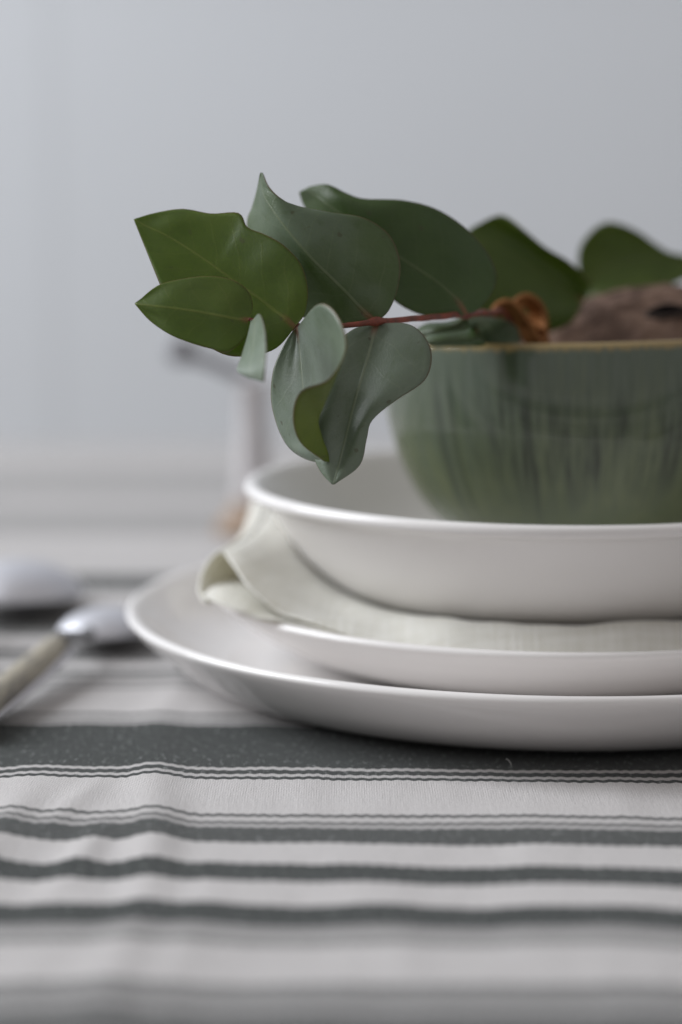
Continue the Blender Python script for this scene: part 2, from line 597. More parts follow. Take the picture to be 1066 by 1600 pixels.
# ------------------------------------------------------------------ tablecloth
def g(x, w):
    return math.exp(-(x / w) ** 2)


def cloth_h(x, y):
    """wrinkle height (mm) of the cloth at table position x, y"""
    h = 0.0
    fade = 1.0 / (1.0 + math.exp((y - 30) / 45.0))            # wrinkles calm down further back
    # long ridge running away from the viewer
    xc = -117 + (y + 150) * -0.02 + 3 * math.sin(y / 46.0)
    h += 2.3 * g(x - xc, 6.5) * (0.45 + 0.55 * g(y + 190, 75)) * fade
    h += 0.5 * g(x - xc + 14, 6.0) * g(y + 215, 60)
    xc = -152 + (y + 180) * 0.06
    h += 2.6 * g(x - xc, 7.5) * g(y + 190, 55)
    xc = -138 + (y + 165) * 0.15
    h += 1.3 * g(x - xc, 4.0) * g(y + 160, 30)
    h += 1.5 * g(x + 128 - (y + 190) * 0.10, 4.0) * g(y + 200, 26)
    h += 1.2 * g(x + 166 + (y + 210) * 0.12, 5.0) * g(y + 225, 40)
    h += 0.9 * g(x + 100 - (y + 250) * 0.06, 6.0) * g(y + 250, 45)
    h += 0.8 * g(x + 60 + (y + 230) * 0.1, 9.0) * g(y + 240, 40)
    h += 0.7 * g(x + 22 - (y + 200) * 0.1, 8.0) * g(y + 215, 35)
    h += 1.1 * g(x + 182 - y * 0.05, 16) * g(y + 120, 90)
    h += 0.5 * g(x + 92 + y * 0.08, 9) * g(y + 60, 60)
    h += 0.45 * g(x - 6 - y * 0.05, 12) * g(y + 260, 60) + 0.4 * g(x - 30, 7) * g(y + 150, 40)
    h += 0.6 * noise.noise(Vector((x / 26.0, y / 60.0, 3.1))) * fade
    h += 0.25 * noise.noise(Vector((x / 8.0, y / 26.0, 8.1))) * fade
    r = math.hypot(x, y)
    k = min(1.0, max(0.0, (r - 98) / 22.0))                   # pressed flat under the plate
    return max(0.0, h * k + 0.35 * k)


def line(lo, hi, fine_lo, fine_hi, fine, coarse):
    out, x = [], lo
    while x < hi:
        out.append(x)
        x += fine if fine_lo <= x < fine_hi else coarse
    out.append(hi)
    return out


DROP = 170.0
xs = line(TX0 - DROP, TX1 + DROP, -215, 75, 2.0, 12.0)
ys = line(TY0 - DROP, TY1 + DROP, -320, 40, 2.5, 8.0)
verts, uvs = [], []


def over(s, lo, hi, r=8.0):
    """fold a cloth coordinate over the table edge; returns position and drop"""
    for e, sg in ((lo, -1), (hi, 1)):
        d = (s - e) * sg
        if d > 0:
            a = d / r
            if a < math.pi / 2:
                return e + sg * r * math.sin(a), r * (1 - math.cos(a))
            return e + sg * r, r + d - r * math.pi / 2
    return s, 0.0


for y in ys:
    for x in xs:
        X, dx = over(x, TX0, TX1)
        Y, dy = over(y, TY0, TY1)
        z = cloth_h(x, y) if dx + dy == 0 else 0.0
        if dy > 12:
            Y += (3 * math.sin(x / 40.0) + 3) * (1 if y > 0 else -1) * min(1, dy / 60)
        if dx > 12:
            X += (3 * math.sin(y / 45.0) + 3) * (1 if x > 0 else -1) * min(1, dx / 60)
        verts.append((X, Y, z - max(dx, dy) - 0.4))
        uvs.append((x * MM, y * MM))
nx = len(xs)
faces = [(j * nx + i, j * nx + i + 1, (j + 1) * nx + i + 1, (j + 1) * nx + i) for j in range(len(ys) - 1) for i in range(nx - 1)]
cloth = mesh_obj('tablecloth', verts, faces, M_CLOTH, uvs={'cloth': uvs})
sd = cloth.modifiers.new('thickness', 'SOLIDIFY')
sd.thickness = 0.0008
sd.offset = -1
tag(cloth, 'white woven cotton tablecloth with dark green grey stripes and soft creases', 'tablecloth')
# a loose end of white yarn standing off the dark stripe
c0 = at(796, 1197, table_y(1197))
pts = catmull([(c0.x + 0.5, c0.y, 0.2), (c0.x + 0.3, c0.y + 0.2, 0.9), (c0.x - 0.3, c0.y + 0.4, 1.6), (c0.x - 0.9, c0.y + 0.5, 1.9)], 4)
v, f = tube(pts, [0.10] * len(pts), 6)
p = mesh_obj('loose_thread', v, f, simple('white_yarn', (0.7, 0.69, 0.67), 0.9), cloth)


# ------------------------------------------------------------------ plates and bowls
def ceramic_thing(name, profile, mat, label, cat, segs=224, sub=6, cx=0, cy=0):
    v, f, uv = lathe(profile, segs, sub, cx, cy)
    z0 = min(p[2] for p in v)
    o = mesh_obj(name, v, f, mat, loc=(cx, cy, z0))
    weld(o)
    return tag(o, label, cat)


ceramic_thing('dinner_plate', [(0, 1.0), (60, 1.0), (84, 0.9), (88, 0.0), (94, -0.1), (101, 0.3), (108, 1.5), (115, 4.1), (123, 9.0), (130.0, 14.8),
                               (134.2, 18.6), (136.2, 20.8), (136.9, 22.2), (136.2, 23.3), (134.6, 23.5), (132.6, 22.4), (128.4, 18.6), (120.5, 12.4),
                               (109, 7.8), (96, 6.2), (60, 6.0), (0, 6.0)],
              M_PLATE, 'large white glazed dinner plate lying directly on the striped cloth', 'plate')
ceramic_thing('side_plate', [(0, 7.2), (48, 7.2), (54, 6.0), (60, 5.9), (66, 6.6), (76, 8.7), (88, 13.2), (98, 18.8), (104.6, 23.6),
                             (107.8, 26.4), (109.2, 28.0), (108.9, 29.2), (107.4, 29.6), (105.4, 28.5), (99, 23.6), (89, 18.4), (78, 15.4),
                             (62, 14.4), (30, 14.2), (0, 14.2)],
              M_PLATE, 'smaller white plate between the dinner plate and the folded napkin', 'plate')
ceramic_thing('soup_bowl', [(0, 27.4), (40, 27.4), (44, 26.2), (50, 26.1), (58, 26.7), (66, 28.8), (74, 33.6), (81, 40.6), (87.2, 49.4),
                            (91.8, 56.4), (94.2, 58.8), (97.0, 59.2), (98.7, 60.6), (98.6, 62.4), (96.8, 63.4), (94.4, 62.7), (91.6, 59.4),
                            (87.0, 52.6), (80.5, 44.4), (72, 37.4), (60, 32.8), (40, 31.2), (0, 31.0)],
              M_BOWL, 'wide white bowl with a rolled rim resting on the linen napkin', 'bowl')

# green bowl, foot on the floor of the white bowl, leaning a hair to the left
GX, GY, GZ = 9.0, 0.0, 30.1
prof = [(0, 4.0), (18, 4.0), (21.5, 0.6), (24, 0.0), (26, 1.2), (27, 6.0), (30.5, 11.0), (38.0, 16.0), (45.2, 21.6), (50.6, 28.0), (55.0, 35.8), (58.6, 45.0),
        (61.0, 54.5), (62.3, 64.0), (62.8, 73.0), (62.9, 77.8), (62.7, 79.6), (61.6, 80.4), (60.4, 79.8), (59.4, 76.0), (58.6, 66), (56.8, 54), (52.4, 41.0), (46.5, 30.5), (38.5, 21.5), (28, 14.5), (14, 10.6), (0, 9.6)]
v, f, uv = lathe(prof, 224, 6)
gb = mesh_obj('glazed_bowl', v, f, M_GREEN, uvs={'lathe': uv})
# the seam column of the angle coordinate wraps round
lay = gb.data.uv_layers['lathe']
for pl in gb.data.polygons:
    us = [lay.data[li].uv.x for li in pl.loop_indices]
    if max(us) - min(us) > 0.5:
        for li in pl.loop_indices:
            if lay.data[li].uv.x < 0.5:
                lay.data[li].uv.x += 1.0
weld(gb)
gb.location = Vector((GX, GY, GZ)) * MM
gb.rotation_euler = (0, R(-1.6), R(-40))
tag(gb, 'small deep green ceramic bowl with streaked glaze and ochre rim', 'bowl')


# ------------------------------------------------------------------ linen napkin (one folded sheet)
def interp(tbl, x):
    """smooth curve through (x, value) points, limited so it never overshoots"""
    if x <= tbl[0][0]:
        return tbl[0][1]
    if x >= tbl[-1][0]:
        return tbl[-1][1]
    n_ = len(tbl)
    sl = [(tbl[k + 1][1] - tbl[k][1]) / (tbl[k + 1][0] - tbl[k][0]) for k in range(n_ - 1)]

    def tan(k):
        if k == 0:
            return sl[0]
        if k == n_ - 1:
            return sl[-1]
        a_, b_ = sl[k - 1], sl[k]
        return 0.0 if a_ * b_ <= 0 else 2 * a_ * b_ / (a_ + b_)
    for k in range(n_ - 1):
        if x <= tbl[k + 1][0]:
            h_ = tbl[k + 1][0] - tbl[k][0]
            t = (x - tbl[k][0]) / h_
            return ((2 * t ** 3 - 3 * t * t + 1) * tbl[k][1] + (t ** 3 - 2 * t * t + t) * h_ * tan(k)
                    + (-2 * t ** 3 + 3 * t * t) * tbl[k + 1][1] + (t ** 3 - t * t) * h_ * tan(k + 1))


LOW = [(-112, 37.5), (-108, 35.4), (-102, 35.6), (-95, 34.6), (-86, 31.0), (-76, 25.0), (-64, 19.5), (-54, 17.0), (90, 16.0)]
UPP = [(-112, 39.0), (-109, 44.0), (-104, 46.6), (-97, 44.6), (-88, 39.4), (-77, 33.6), (-66, 30.2), (-50, 28.4), (-20, 28.6), (70, 28.6), (90, 25.6)]
FRONT_UP = [(-112, -30), (-106, -36), (-98, -50), (-91, -60), (-77, -69), (-62, -78), (-48, -85), (-25, -91), (0, -94), (40, -92), (90, -80)]
path = []           # (x, layer) from the hidden end of the lower layer, round the loop, over the top, folded under again
x = 70.0
while x > -108:
    path.append((x, 'low'))
    x -= 3.0 if x > -60 else 1.5
for k in range(0, 11):
    path.append((k / 10.0, 'loop'))
x = -107.0
while x < 72:
    path.append((x, 'up'))
    x += 1.5 if x < -40 else 3.0
for x in (74, 74.5, 73, 70):
    path.append((x, 'turn%d' % (74.5 != x)))
x = 66.0
while x > -56:
    path.append((x, 'mid'))
    x -= 4.0
NR = 64


def nose(y):
    t = y + 40
    return 13.0 * (1 - math.exp(-t / 24.0)) if t > 0 else 0.25 * t


verts, uvs = [], []
turn_i = 0
L = 0.0
prev = None
for (xx, lay_) in path:
    if lay_ == 'loop':
        t = xx
        a = -math.pi / 2 - math.pi * t
        X = -105.5 + 7.0 * math.cos(a)
        Z = 39.6 + 7.0 * math.sin(a)
    elif lay_ == 'low':
        X, Z = xx, interp(LOW, xx)
    elif lay_ == 'up':
        X, Z = xx, interp(UPP, xx)
    elif lay_ == 'mid':
        X, Z = xx, 20.6
    else:
        turn_i += 1
        X = 70 + 4.5 * math.sin(math.pi * turn_i / 5.0)
        Z = 25.6 - 5.0 * turn_i / 5.0
    if prev:
        L += (Vector((X, Z)) - prev).length
    prev = Vector((X, Z))
    front = interp(FRONT_UP, X)
    if lay_ == 'loop':
        front -= 7.0 * (1 + math.cos(math.pi * xx)) * (1 - 0.25 * xx)
    if lay_ == 'low':
        front -= 14.0 * g(X + 106, 13) + 0.5
    if lay_ == 'mid':
        front += 6
    back = 92 - 0.12 * (X + 100)
    for j in range(NR + 1):
        s = j / NR
        s = s * 0.55 + 0.45 * s * s
        y = front + (back - front) * s
        xo = X
        z = Z
        left = max(0.0, min(1.0, (-50 - X) / 45.0))
        if lay_ in ('up', 'loop'):
            xo += left * nose(y)                                         # the fold flares out at the front
            if lay_ == 'up' or xx > 0.4:
                z += left * 0.02 * (y + 40)                             # and lifts a little towards the back
            z += 1.1 * g(X + 34, 9) * g(y + 80, 16) * (lay_ == 'up')     # puckers by the front edge
            z -= 1.2 * g(X + 52, 9) * g(y + 76, 16) * (lay_ == 'up')
            z += (0.9 * g(X - 12, 8) + 1.0 * g(X - 30, 7)) * g(y + 84, 12) * (lay_ == 'up')
            z += 0.3 * noise.noise(Vector((X / 30.0, y / 34.0, 1.7))) * (0.5 + 0.5 * left)
            d = y - front
            z -= 7.0 * g(d, 5.0) * (1 - left * 0.93)                      # edge rolls down
        elif lay_ == 'low':
            xo += left * nose(y)
            z += 0.4 * noise.noise(Vector((X / 15.0, y / 20.0, 5.7)))
            z -= 1.2 * g(y - front, 6.0) * left
        # keep off the plate wall (sheet follows the inside of the side plate)
        r = math.hypot(xo, y)
        if lay_ == 'low' and r > 62:
            zmin = interp([(62, 15.2), (78, 16.4), (89, 19.4), (99, 24.6), (105, 29.5), (109, 30.7), (112, 31.0), (130, 31.0)], r)
            z = max(z, zmin)
        if lay_ == 'up':
            if r > 62:
                z = max(z, interp([(62, 17.0), (78, 18.2), (89, 21.2), (99, 26.4), (105, 31.3), (109, 32.5), (112, 32.8), (130, 32.8)], r))
            if y < 0:
                wob_ = 0.8 + 0.5 * noise.noise(Vector((xo / 13.0, 2.2, 0.0)))
                z += 3.0 * wob_ * g(r - 80, 8) * (1 - left) * min(1.0, -y / 30.0)
            if 44 < r < 97:                                              # the white bowl presses it down
                zb = interp([(44, 25.8), (50, 25.7), (58, 26.2), (66, 28.2), (74, 32.9), (81, 39.7), (87.2, 48.4), (97, 58)], r)
                z = min(z, zb)
            elif r <= 44:
                z = min(z, 25.9)
        verts.append((xo, y, z))
        uvs.append((L * MM, y * MM))
n = NR + 1
faces = [(i * n + j, (i + 1) * n + j, (i + 1) * n + j + 1, i * n + j + 1) for i in range(len(path) - 1) for j in range(NR)]
nap = mesh_obj('linen_napkin', verts, faces, M_LINEN, uvs={'cloth': uvs}, loc=(0, 0, 16))
sd = nap.modifiers.new('thickness', 'SOLIDIFY')
sd.thickness = 0.0008
sd.offset = 0
tag(nap, 'folded cream linen napkin sandwiched between white plate and white bowl', 'napkin')


# ------------------------------------------------------------------ eucalyptus
def leaf(name, rows, mat, parent, y0, sub=5, thick=0.34, back=None):
    """rows: base..tip, each a list of (px, py, towards-viewer mm); same count per row; middle column is the midrib."""
    nc = len(rows[0])
    P = [[at(px, py, y0 - d) for (px, py, d) in r] for r in rows]
    A = [catmull([tuple(p) for p in r], sub) for r in P]                 # smooth across
    cols = len(A[0])
    G = [catmull([tuple(A[i][c]) for i in range(len(A))], sub) for c in range(cols)]   # then along
    rows_n = len(G[0])
    verts, st, mmuv = [], [], []
    midc = (nc // 2) * sub
    Ls = [0.0]
    for i in range(1, rows_n):
        Ls.append(Ls[-1] + (G[midc][i] - G[midc][i - 1]).length)
    for c in range(cols):
        for i in range(rows_n):
            p = G[c][i]
            q = p + Vector((0, 1, 0)) * 0.35 * noise.noise(p / 9.0)
            verts.append(q)
            dist = (p - G[midc][i]).length * (1 if c >= midc else -1)
            st.append((i / (rows_n - 1), c / (cols - 1)))
            mmuv.append((Ls[i] / 10.0, dist / 10.0))
    faces = [(c * rows_n + i, (c + 1) * rows_n + i, (c + 1) * rows_n + i + 1, c * rows_n + i + 1)
             for c in range(cols - 1) for i in range(rows_n - 1)]
    o = part(name, verts, faces, mat, parent, {'st': st, 'mm': mmuv})
    sd = o.modifiers.new('thickness', 'SOLIDIFY')
    sd.thickness = thick * MM
    sd.offset = 0
    if back:
        o.data.materials.append(back)
        sd.material_offset = 1
    return o


NA, NB, NC, ND = (461, 511, -114.0), (588, 503, -112.0), (729, 491, -80.0), (388, 500, -118.0)
base_pt = (18.0, -8.0, 46.0)
eu = thing('eucalyptus_branch', 'eucalyptus branch with round grey green leaves hanging out of the green bowl', 'branch', base_pt)
pts = [base_pt, (6, -22, 84), tuple(at(800, 503, -38)), tuple(at(768, 489, -60)), tuple(at(*NC)), tuple(at(660, 497, -98)),
       tuple(at(*NB)), tuple(at(525, 510, -114)), tuple(at(*NA)), tuple(at(425, 508, -117)), tuple(at(*ND))]
sp = catmull(pts, 14)
sp = [p + Vector((0, 0.15, 0.25)) * noise.noise(p / 6.0) for p in sp]
rad = [1.15 - 0.62 * i / (len(sp) - 1) for i in range(len(sp))]
for nd in (NA, NB, NC):
    q = at(*nd)
    rad = [r + 0.6 * g((p - q).length, 1.7) for r, p in zip(rad, sp)]
v, f = tube(sp, rad, 12)
part('stem', v, f, M_STEM, eu)


def row(*p):
    return list(p)


# A upper: broad leaf to the left, upper margin with a torn nick
leaf('leaf', [
    row((461, 511, 2.5), (461, 511, 2.5), (461, 511, 2.5), (461, 511, 2.5), (461, 511, 2.5)),
    row((432, 544, 4.9), (440, 528, 4.1), (447, 498, 1.9), (463, 499, 1.8), (477, 488, 1.4)),
    row((392, 556, 5.8), (410, 525, 4.3), (430, 486, 0.3), (458, 466, 0.7), (481, 450, 0.2)),
    row((348, 553, 5.7), (375, 510, 2.7), (410, 470, -1.0), (445, 430, -1.7), (470, 412, -2.3)),
    row((300, 522, 2.9), (335, 490, 0.7), (380, 449, -2.9), (416, 408, -3.6), (443, 383, -4.6)),
    row((275, 490, 1.5), (312, 465, -1.3), (358, 433, -4.3), (392, 393, -6.0), (415, 367, -7.1)),
    row((262, 468, -0.1), (297, 448, -2.6), (340, 420, -5.4), (368, 382, -8.1), (387, 355, -9.4)),
    row((254, 454, -1.1), (287, 436, -3.5), (326, 410, -6.3), (355, 370, -10.1), (373, 333, -12.0)),
    row((240, 420, -4.4), (262, 405, -5.9), (290, 386, -8.5), (314, 356, -11.8), (330, 334, -13.8)),
    row((226, 385, -7.8), (238, 378, -9.0), (256, 366, -10.3), (272, 347, -12.2), (286, 327, -16.1)),
    row((216, 360, -10.5), (222, 358, -11.0), (229, 354, -11.6), (236, 347, -12.9), (243, 333, -14.6)),
    row((209, 343, -12.7), (210, 343, -12.6), (210, 343, -12.6), (210, 343, -12.6), (211, 342, -12.7)),
], L_GREEN, eu, -116)
# end pair: small leaf in front, pointing left
leaf('leaf', [
    row((388, 500, 0.0), (388, 500, 0.0), (388, 500, 0.0), (388, 500, 0.0), (388, 500, 0.0)),
    row((382, 528, 2.8), (378, 512, 1.7), (372, 499, 0.9), (382, 487, -1.3), (395, 478, -3.2)),
    row((356, 550, 5.0), (352, 524, 3.4), (346, 494, 1.4), (362, 468, -2.2), (386, 453, -4.7)),
    row((330, 545, 4.5), (326, 519, 2.9), (318, 489, 0.9), (334, 455, -3.5), (360, 437, -6.3)),
    row((298, 536, 3.6), (294, 512, 2.2), (288, 484, 0.4), (301, 452, -3.8), (324, 432, -6.8)),
    row((264, 522, 2.2), (260, 503, 1.3), (256, 480, 0.0), (267, 455, -3.5), (282, 437, -6.3)),
    row((234, 501, 0.1), (232, 490, -1.0), (230, 477, -1.3), (236, 463, -3.7), (246, 447, -5.3)),
    row((211, 475, -2.5), (211, 475, -2.5), (211, 475, -2.5), (211, 474, -2.6), (212, 474, -2.6)),
], L_GREEN, eu, -126)
# end pair: the other small leaf, seen nearly edge on, curled towards the viewer
leaf('leaf', [
    row((392, 501, 0), (393, 500, 0), (394, 500, 0), (395, 500, 1), (396, 500, 2)),
    row((391, 510, 8), (395, 506, 10), (399, 502, 12), (403, 497, 15), (406, 491, 18)),
    row((385, 534, 14), (391, 530, 18), (398, 526, 21), (407, 521, 26), (414, 516, 30)),
    row((377, 560, 20), (385, 558, 25), (395, 556, 29), (406, 552, 35), (416, 548, 39)),
    row((371, 579, 24), (379, 580, 29), (391, 580, 34), (404, 579, 39), (414, 577, 43)),
    row((386, 589, 30), (391, 591, 33), (398, 593, 36), (405, 595, 39), (412, 597, 42)),
], L_PALE, eu, -122)
# B upper: tall leaf with its tip swept up, left half folded away from the viewer
leaf('leaf', [
    row((588, 503, 0), (588, 503, 0), (588, 503, 0), (588, 503, 0), (588, 503, 0)),
    row((548, 509, -1), (558, 503, 0), (569, 486, 0), (590, 488, 0), (607, 486, -1)),
    row((505, 504, -4), (520, 492, -1), (545, 461, 1), (588, 458, 0), (621, 452, -3)),
    row((462, 490, -8), (485, 469, -3), (519, 435, 1), (577, 417, -1), (625, 410, -5)),
    row((428, 460, -12), (452, 440, -5), (494, 411, 1), (552, 380, -2), (609, 368, -6)),
    row((404, 420, -17), (430, 406, -8), (469, 383, 0), (517, 355, -2), (570, 341, -5)),
    row((390, 380, -21), (414, 371, -11), (446, 355, -2), (482, 339, -2), (522, 333, -4)),
    row((387, 345, -23), (406, 341, -14), (428, 330, -5), (452, 325, -3), (472, 324, -4)),
    row((394, 325, -21), (405, 318, -15), (415, 309, -8), (428, 306, -5), (440, 311, -4)),
    row((402, 297, -16), (406, 293, -13), (410, 290, -10), (415, 289, -8), (420, 292, -6)),
    row((407, 270, -10), (408, 270, -10), (409, 270, -10), (410, 270, -9), (411, 271, -9)),
], L_MID, eu, -108)
# C upper: broad dark leaf, tip rolled over
leaf('leaf', [
    row((729, 491, 0), (729, 491, 0), (729, 491, 0), (729, 491, 0), (729, 491, 0)),
    row((700, 496, 1), (708, 488, 1), (716, 470, 0), (735, 478, -1), (752, 480, -2)),
    row((660, 492, 2), (678, 474, 1), (694, 449, 0), (740, 447, -2), (776, 440, -4)),
    row((628, 478, 3), (648, 458, 1), (668, 430, 0), (722, 405, -2), (764, 398, -5)),
    row((600, 455, 3), (618, 436, 1), (640, 412, 0), (688, 373, -2), (727, 356, -5)),
    row((570, 425, 2), (588, 409, 1), (608, 390, 0), (645, 347, -1), (680, 326, -4)),
    row((540, 390, -3), (556, 378, -1), (575, 362, 0), (603, 330, 0), (628, 313, -2)),
    row((510, 360, -8), (525, 350, -5), (540, 338, -2), (557, 322, -1), (570, 311, -2)),
    row((487, 338, -14), (500, 329, -9), (512, 319, -5), (528, 308, -3), (543, 303, -4)),
    row((474, 318, -17), (484, 312, -13), (493, 305, -9), (503, 297, -7), (512, 288, -6)),
    row((468, 300, -16), (471, 298, -15), (475, 296, -13), (479, 294, -12), (484, 291, -11)),
], L_DEEP, eu, -84)
# A lower: hanging leaf whose right half curls up towards the viewer and folds over at the tip
leaf('leaf', [
    row((462, 512, 0), (463, 512, 0), (464, 512, 0), (465, 511, 0), (466, 510, 1)),
    row((446, 535, 0), (456, 538, 1), (468, 535, 3), (487, 508, 16), (499, 475, 28)),
    row((428, 576, 0), (446, 582, 2), (472, 578, 7), (512, 545, 25), (528, 495, 38)),
    row((424, 622, -1), (446, 628, 3), (476, 622, 10), (518, 590, 29), (541, 543, 42)),
    row((432, 660, -1), (452, 663, 4), (478, 658, 11), (508, 628, 28), (515, 592, 40)),
    row((443, 686, 0), (460, 688, 5), (480, 684, 11), (497, 655, 23), (470, 612, 34)),
    row((456, 703, 2), (468, 706, 7), (486, 703, 12), (503, 684, 19), (458, 652, 29)),
    row((476, 716, 5), (484, 718, 9), (496, 715, 13), (511, 705, 17), (470, 692, 24)),
    row((505, 724, 13), (508, 724, 14), (511, 723, 15), (514, 722, 16), (508, 721, 18)),
], L_LIME, eu, -116, sub=6, back=L_PALE)
# B lower: hanging leaf facing the viewer, waisted on its right
leaf('leaf', [
    row((589, 507, 0.7), (589, 507, 0.7), (589, 507, 0.7), (589, 507, 0.7), (589, 507, 0.7)),
    row((556, 513, 0.7), (570, 517, 1.8), (584, 523, 2.1), (610, 510, 2.1), (635, 506, 1.9)),
    row((525, 538, 2.7), (550, 548, 5.0), (577, 552, 4.8), (622, 536, 5.4), (662, 524, 4.1)),
    row((507, 580, 6.2), (535, 582, 7.8), (568, 582, 7.5), (622, 570, 8.9), (675, 556, 7.1)),
    row((498, 615, 8.4), (524, 614, 10.6), (559, 612, 10.1), (610, 602, 12.6), (664, 594, 10.5)),
    row((490, 648, 10.4), (514, 646, 13.4), (551, 642, 12.8), (585, 632, 15.5), (620, 625, 14.5)),
    row((486, 682, 13.8), (508, 680, 16.6), (543, 675, 15.9), (563, 668, 18.1), (582, 656, 16.8)),
    row((490, 712, 17.1), (508, 712, 20.0), (535, 706, 18.7), (554, 698, 19.8), (573, 686, 18.5)),
    row((502, 738, 20.4), (513, 738, 21.9), (528, 733, 21.2), (543, 728, 21.4), (562, 727, 20.2)),
    row((519, 757, 23.2), (520, 757, 23.2), (521, 757, 23.3), (522, 757, 23.4), (523, 757, 23.4)),
], L_PALE, eu, -110)
# C lower pair of small leaves lying over the bowl rim
leaf('leaf', [
    row((730, 493, 38), (731, 493, 38), (732, 493, 38), (733, 493, 38), (734, 493, 38)),
    row((732, 505, 22), (740, 503, 22), (752, 500, 22), (765, 498, 20), (776, 497, 18)),
    row((734, 524, 7), (748, 521, 7), (768, 516, 6), (788, 508, 4), (802, 506, 1)),
    row((738, 548, 1), (757, 545, 1), (780, 540, 0), (800, 531, -2), (813, 524, -4)),
    row((770, 566, 0), (780, 566, 0), (792, 564, 0), (803, 560, -1), (812, 553, -3)),
], L_PALE, eu, -42)
leaf('leaf', [
    row((728, 494, 0), (728, 494, 0), (728, 494, 0), (728, 494, 0), (728, 494, 0)),
    row((700, 503, 0), (706, 505, 2), (714, 506, 3), (724, 507, 2), (733, 506, 1)),
    row((670, 505, -2), (682, 508, 3), (696, 512, 5), (714, 516, 4), (728, 515, 1)),
    row((655, 512, -2), (664, 514, 2), (676, 518, 5), (690, 520, 4), (704, 516, 1)),
    row((645, 520, 0), (650, 521, 1), (656, 522, 2), (662, 522, 2), (670, 519, 1)),
], L_DEEP, eu, -74)
leaf('leaf', [
    row((742, 506, -6), (743, 508, -6), (744, 510, -6), (745, 512, -6), (746, 514, -6)),
    row((728, 513, -8), (734, 518, -2), (740, 526, 2), (748, 533, 2), (758, 538, -1)),
    row((706, 512, -9), (711, 518, -1), (717, 529, 3), (724, 537, 2), (732, 541, -2)),
    row((688, 514, -8), (690, 520, 0), (694, 530, 4), (698, 537, 3), (702, 541, -1)),
    row((671, 521, -6), (672, 525, 0), (674, 532, 3), (676, 538, 2), (679, 541, 0)),
    row((660, 532, 0), (661, 533, 0), (662, 534, 1), (663, 535, 1), (664, 536, 1)),
], L_DEEP, eu, -62)
# further leaves rising from the back of the bowl on a side shoot
NF = (912, 470, 8.0)
pts = catmull([tuple(base_pt), (4, 10, 80), tuple(at(895, 505, 6)), tuple(at(*NF))], 6)
v, f = tube(pts, [1.2 - 0.4 * i / (len(pts) - 1) for i in range(len(pts))], 10)
part('side_shoot', v, f, M_STEM, eu)
leaf('leaf', [
    row((912, 470, 0), (912, 470, 0), (912, 469, 0), (913, 468, 0), (914, 467, 0)),
    row((890, 505, 2), (893, 484, 2), (898, 462, 0), (908, 452, -1), (920, 441, 6)),
    row((845, 522, 3), (858, 484, 3), (870, 446, 0), (882, 424, 0), (890, 410, 8)),
    row((795, 525, 4), (812, 470, 3), (836, 420, 0), (846, 398, 0), (852, 387, 8)),
    row((742, 505, 5), (768, 448, 3), (800, 398, 0), (812, 372, 0), (818, 359, 7)),
    row((738, 430, 3), (748, 408, 2), (765, 380, 0), (780, 355, 0), (795, 341, 4)),
    row((728, 392, 1), (734, 384, 1), (742, 370, 0), (757, 350, 0), (776, 337, 2)),
    row((726, 366, 0), (728, 364, 0), (731, 361, 0), (735, 358, 0), (741, 354, 0)),
], L_BACK, eu, -12)
leaf('leaf', [
    row((912, 470, 0), (912, 469, 0), (912, 468, 0), (911, 467, 0), (911, 466, 0)),
    row((935, 468, 3), (930, 452, 1), (922, 438, 0), (910, 425, 0), (903, 402, 0)),
    row((975, 463, 4), (968, 440, 2), (955, 416, 0), (932, 388, 0), (918, 368, 1)),
    row((1018, 455, 4), (1010, 434, 2), (995, 406, 0), (970, 370, 0), (950, 347, 1)),
    row((1050, 445, 3), (1044, 427, 1), (1034, 404, 0), (1016, 380, 0), (995, 361, 1)),
    row((1080, 430, 2), (1076, 420, 1), (1070, 407, 0), (1058, 400, 0), (1042, 393, 0)),
    row((1110, 408, 0), (1110, 406, 0), (1110, 404, 0), (1108, 403, 0), (1106, 402, 0)),
], L_BACK, eu, 32)

# ------------------------------------------------------------------ seed pod and dried flower in the bowl
PC = Vector((36.0, 2.0, 80.5))
PA = Vector((42.0, 35.0, 44.5))
pod = thing('seed_pod', 'large rough brown seed pod with a black slit, lying in the green bowl', 'seed pod', tuple(PC))
bm = bmesh.new()
bmesh.ops.create_icosphere(bm, subdivisions=6, radius=1.0)
vs = []
for vv in bm.verts:
    p = vv.co.normalized()
    k = 1.0 + 0.022 * noise.noise(p * 4.0) + 0.022 * noise.noise(p * 11.0) + 0.016 * noise.noise(p * 26.0)
    w = p.copy()
    w.x *= 1.48 if w.x < 0 else 0.80
    if p.z < 0:                                   # narrower below, sitting in the hollow of the bowl
        q_ = 1 - 0.42 * (-p.z) ** 0.9
        w.x = w.x * q_ + 0.30 * p.z
        w.y *= q_
    vs.append(PC + Vector((w.x * PA.x, w.y * PA.y, w.z * PA.z)) * k)
fs = [tuple(q.index for q in ff.verts) for ff in bm.faces]
bm.free()
part('pod_body', vs, fs, M_POD, pod)
# the open slit: point of the pod seen at (1042, 490)
best = None
for yy_ in range(-40, 10):
    q = at(1043, 490, float(yy_))
    e = q - PC
    d = abs((e.x / PA.x) ** 2 + (e.y / PA.y) ** 2 + (e.z / PA.z) ** 2 - 1)
    if best is None or d < best[0]:
        best = (d, q)
q = best[1]
e = q - PC
nrm = Vector((e.x / PA.x ** 2, e.y / PA.y ** 2, e.z / PA.z ** 2)).normalized()
ax = (Vector((1, 0, 0.10)) - nrm * nrm.dot(Vector((1, 0, 0.10)))).normalized()
ay = nrm.cross(ax)
ring = 28


def lens(a, b):
    out = []
    for k in range(ring):
        t = 2 * math.pi * k / ring
        c, s = math.cos(t), math.sin(t)
        out.append((a * c, b * s * (1 - 0.35 * c * c)))
    return out


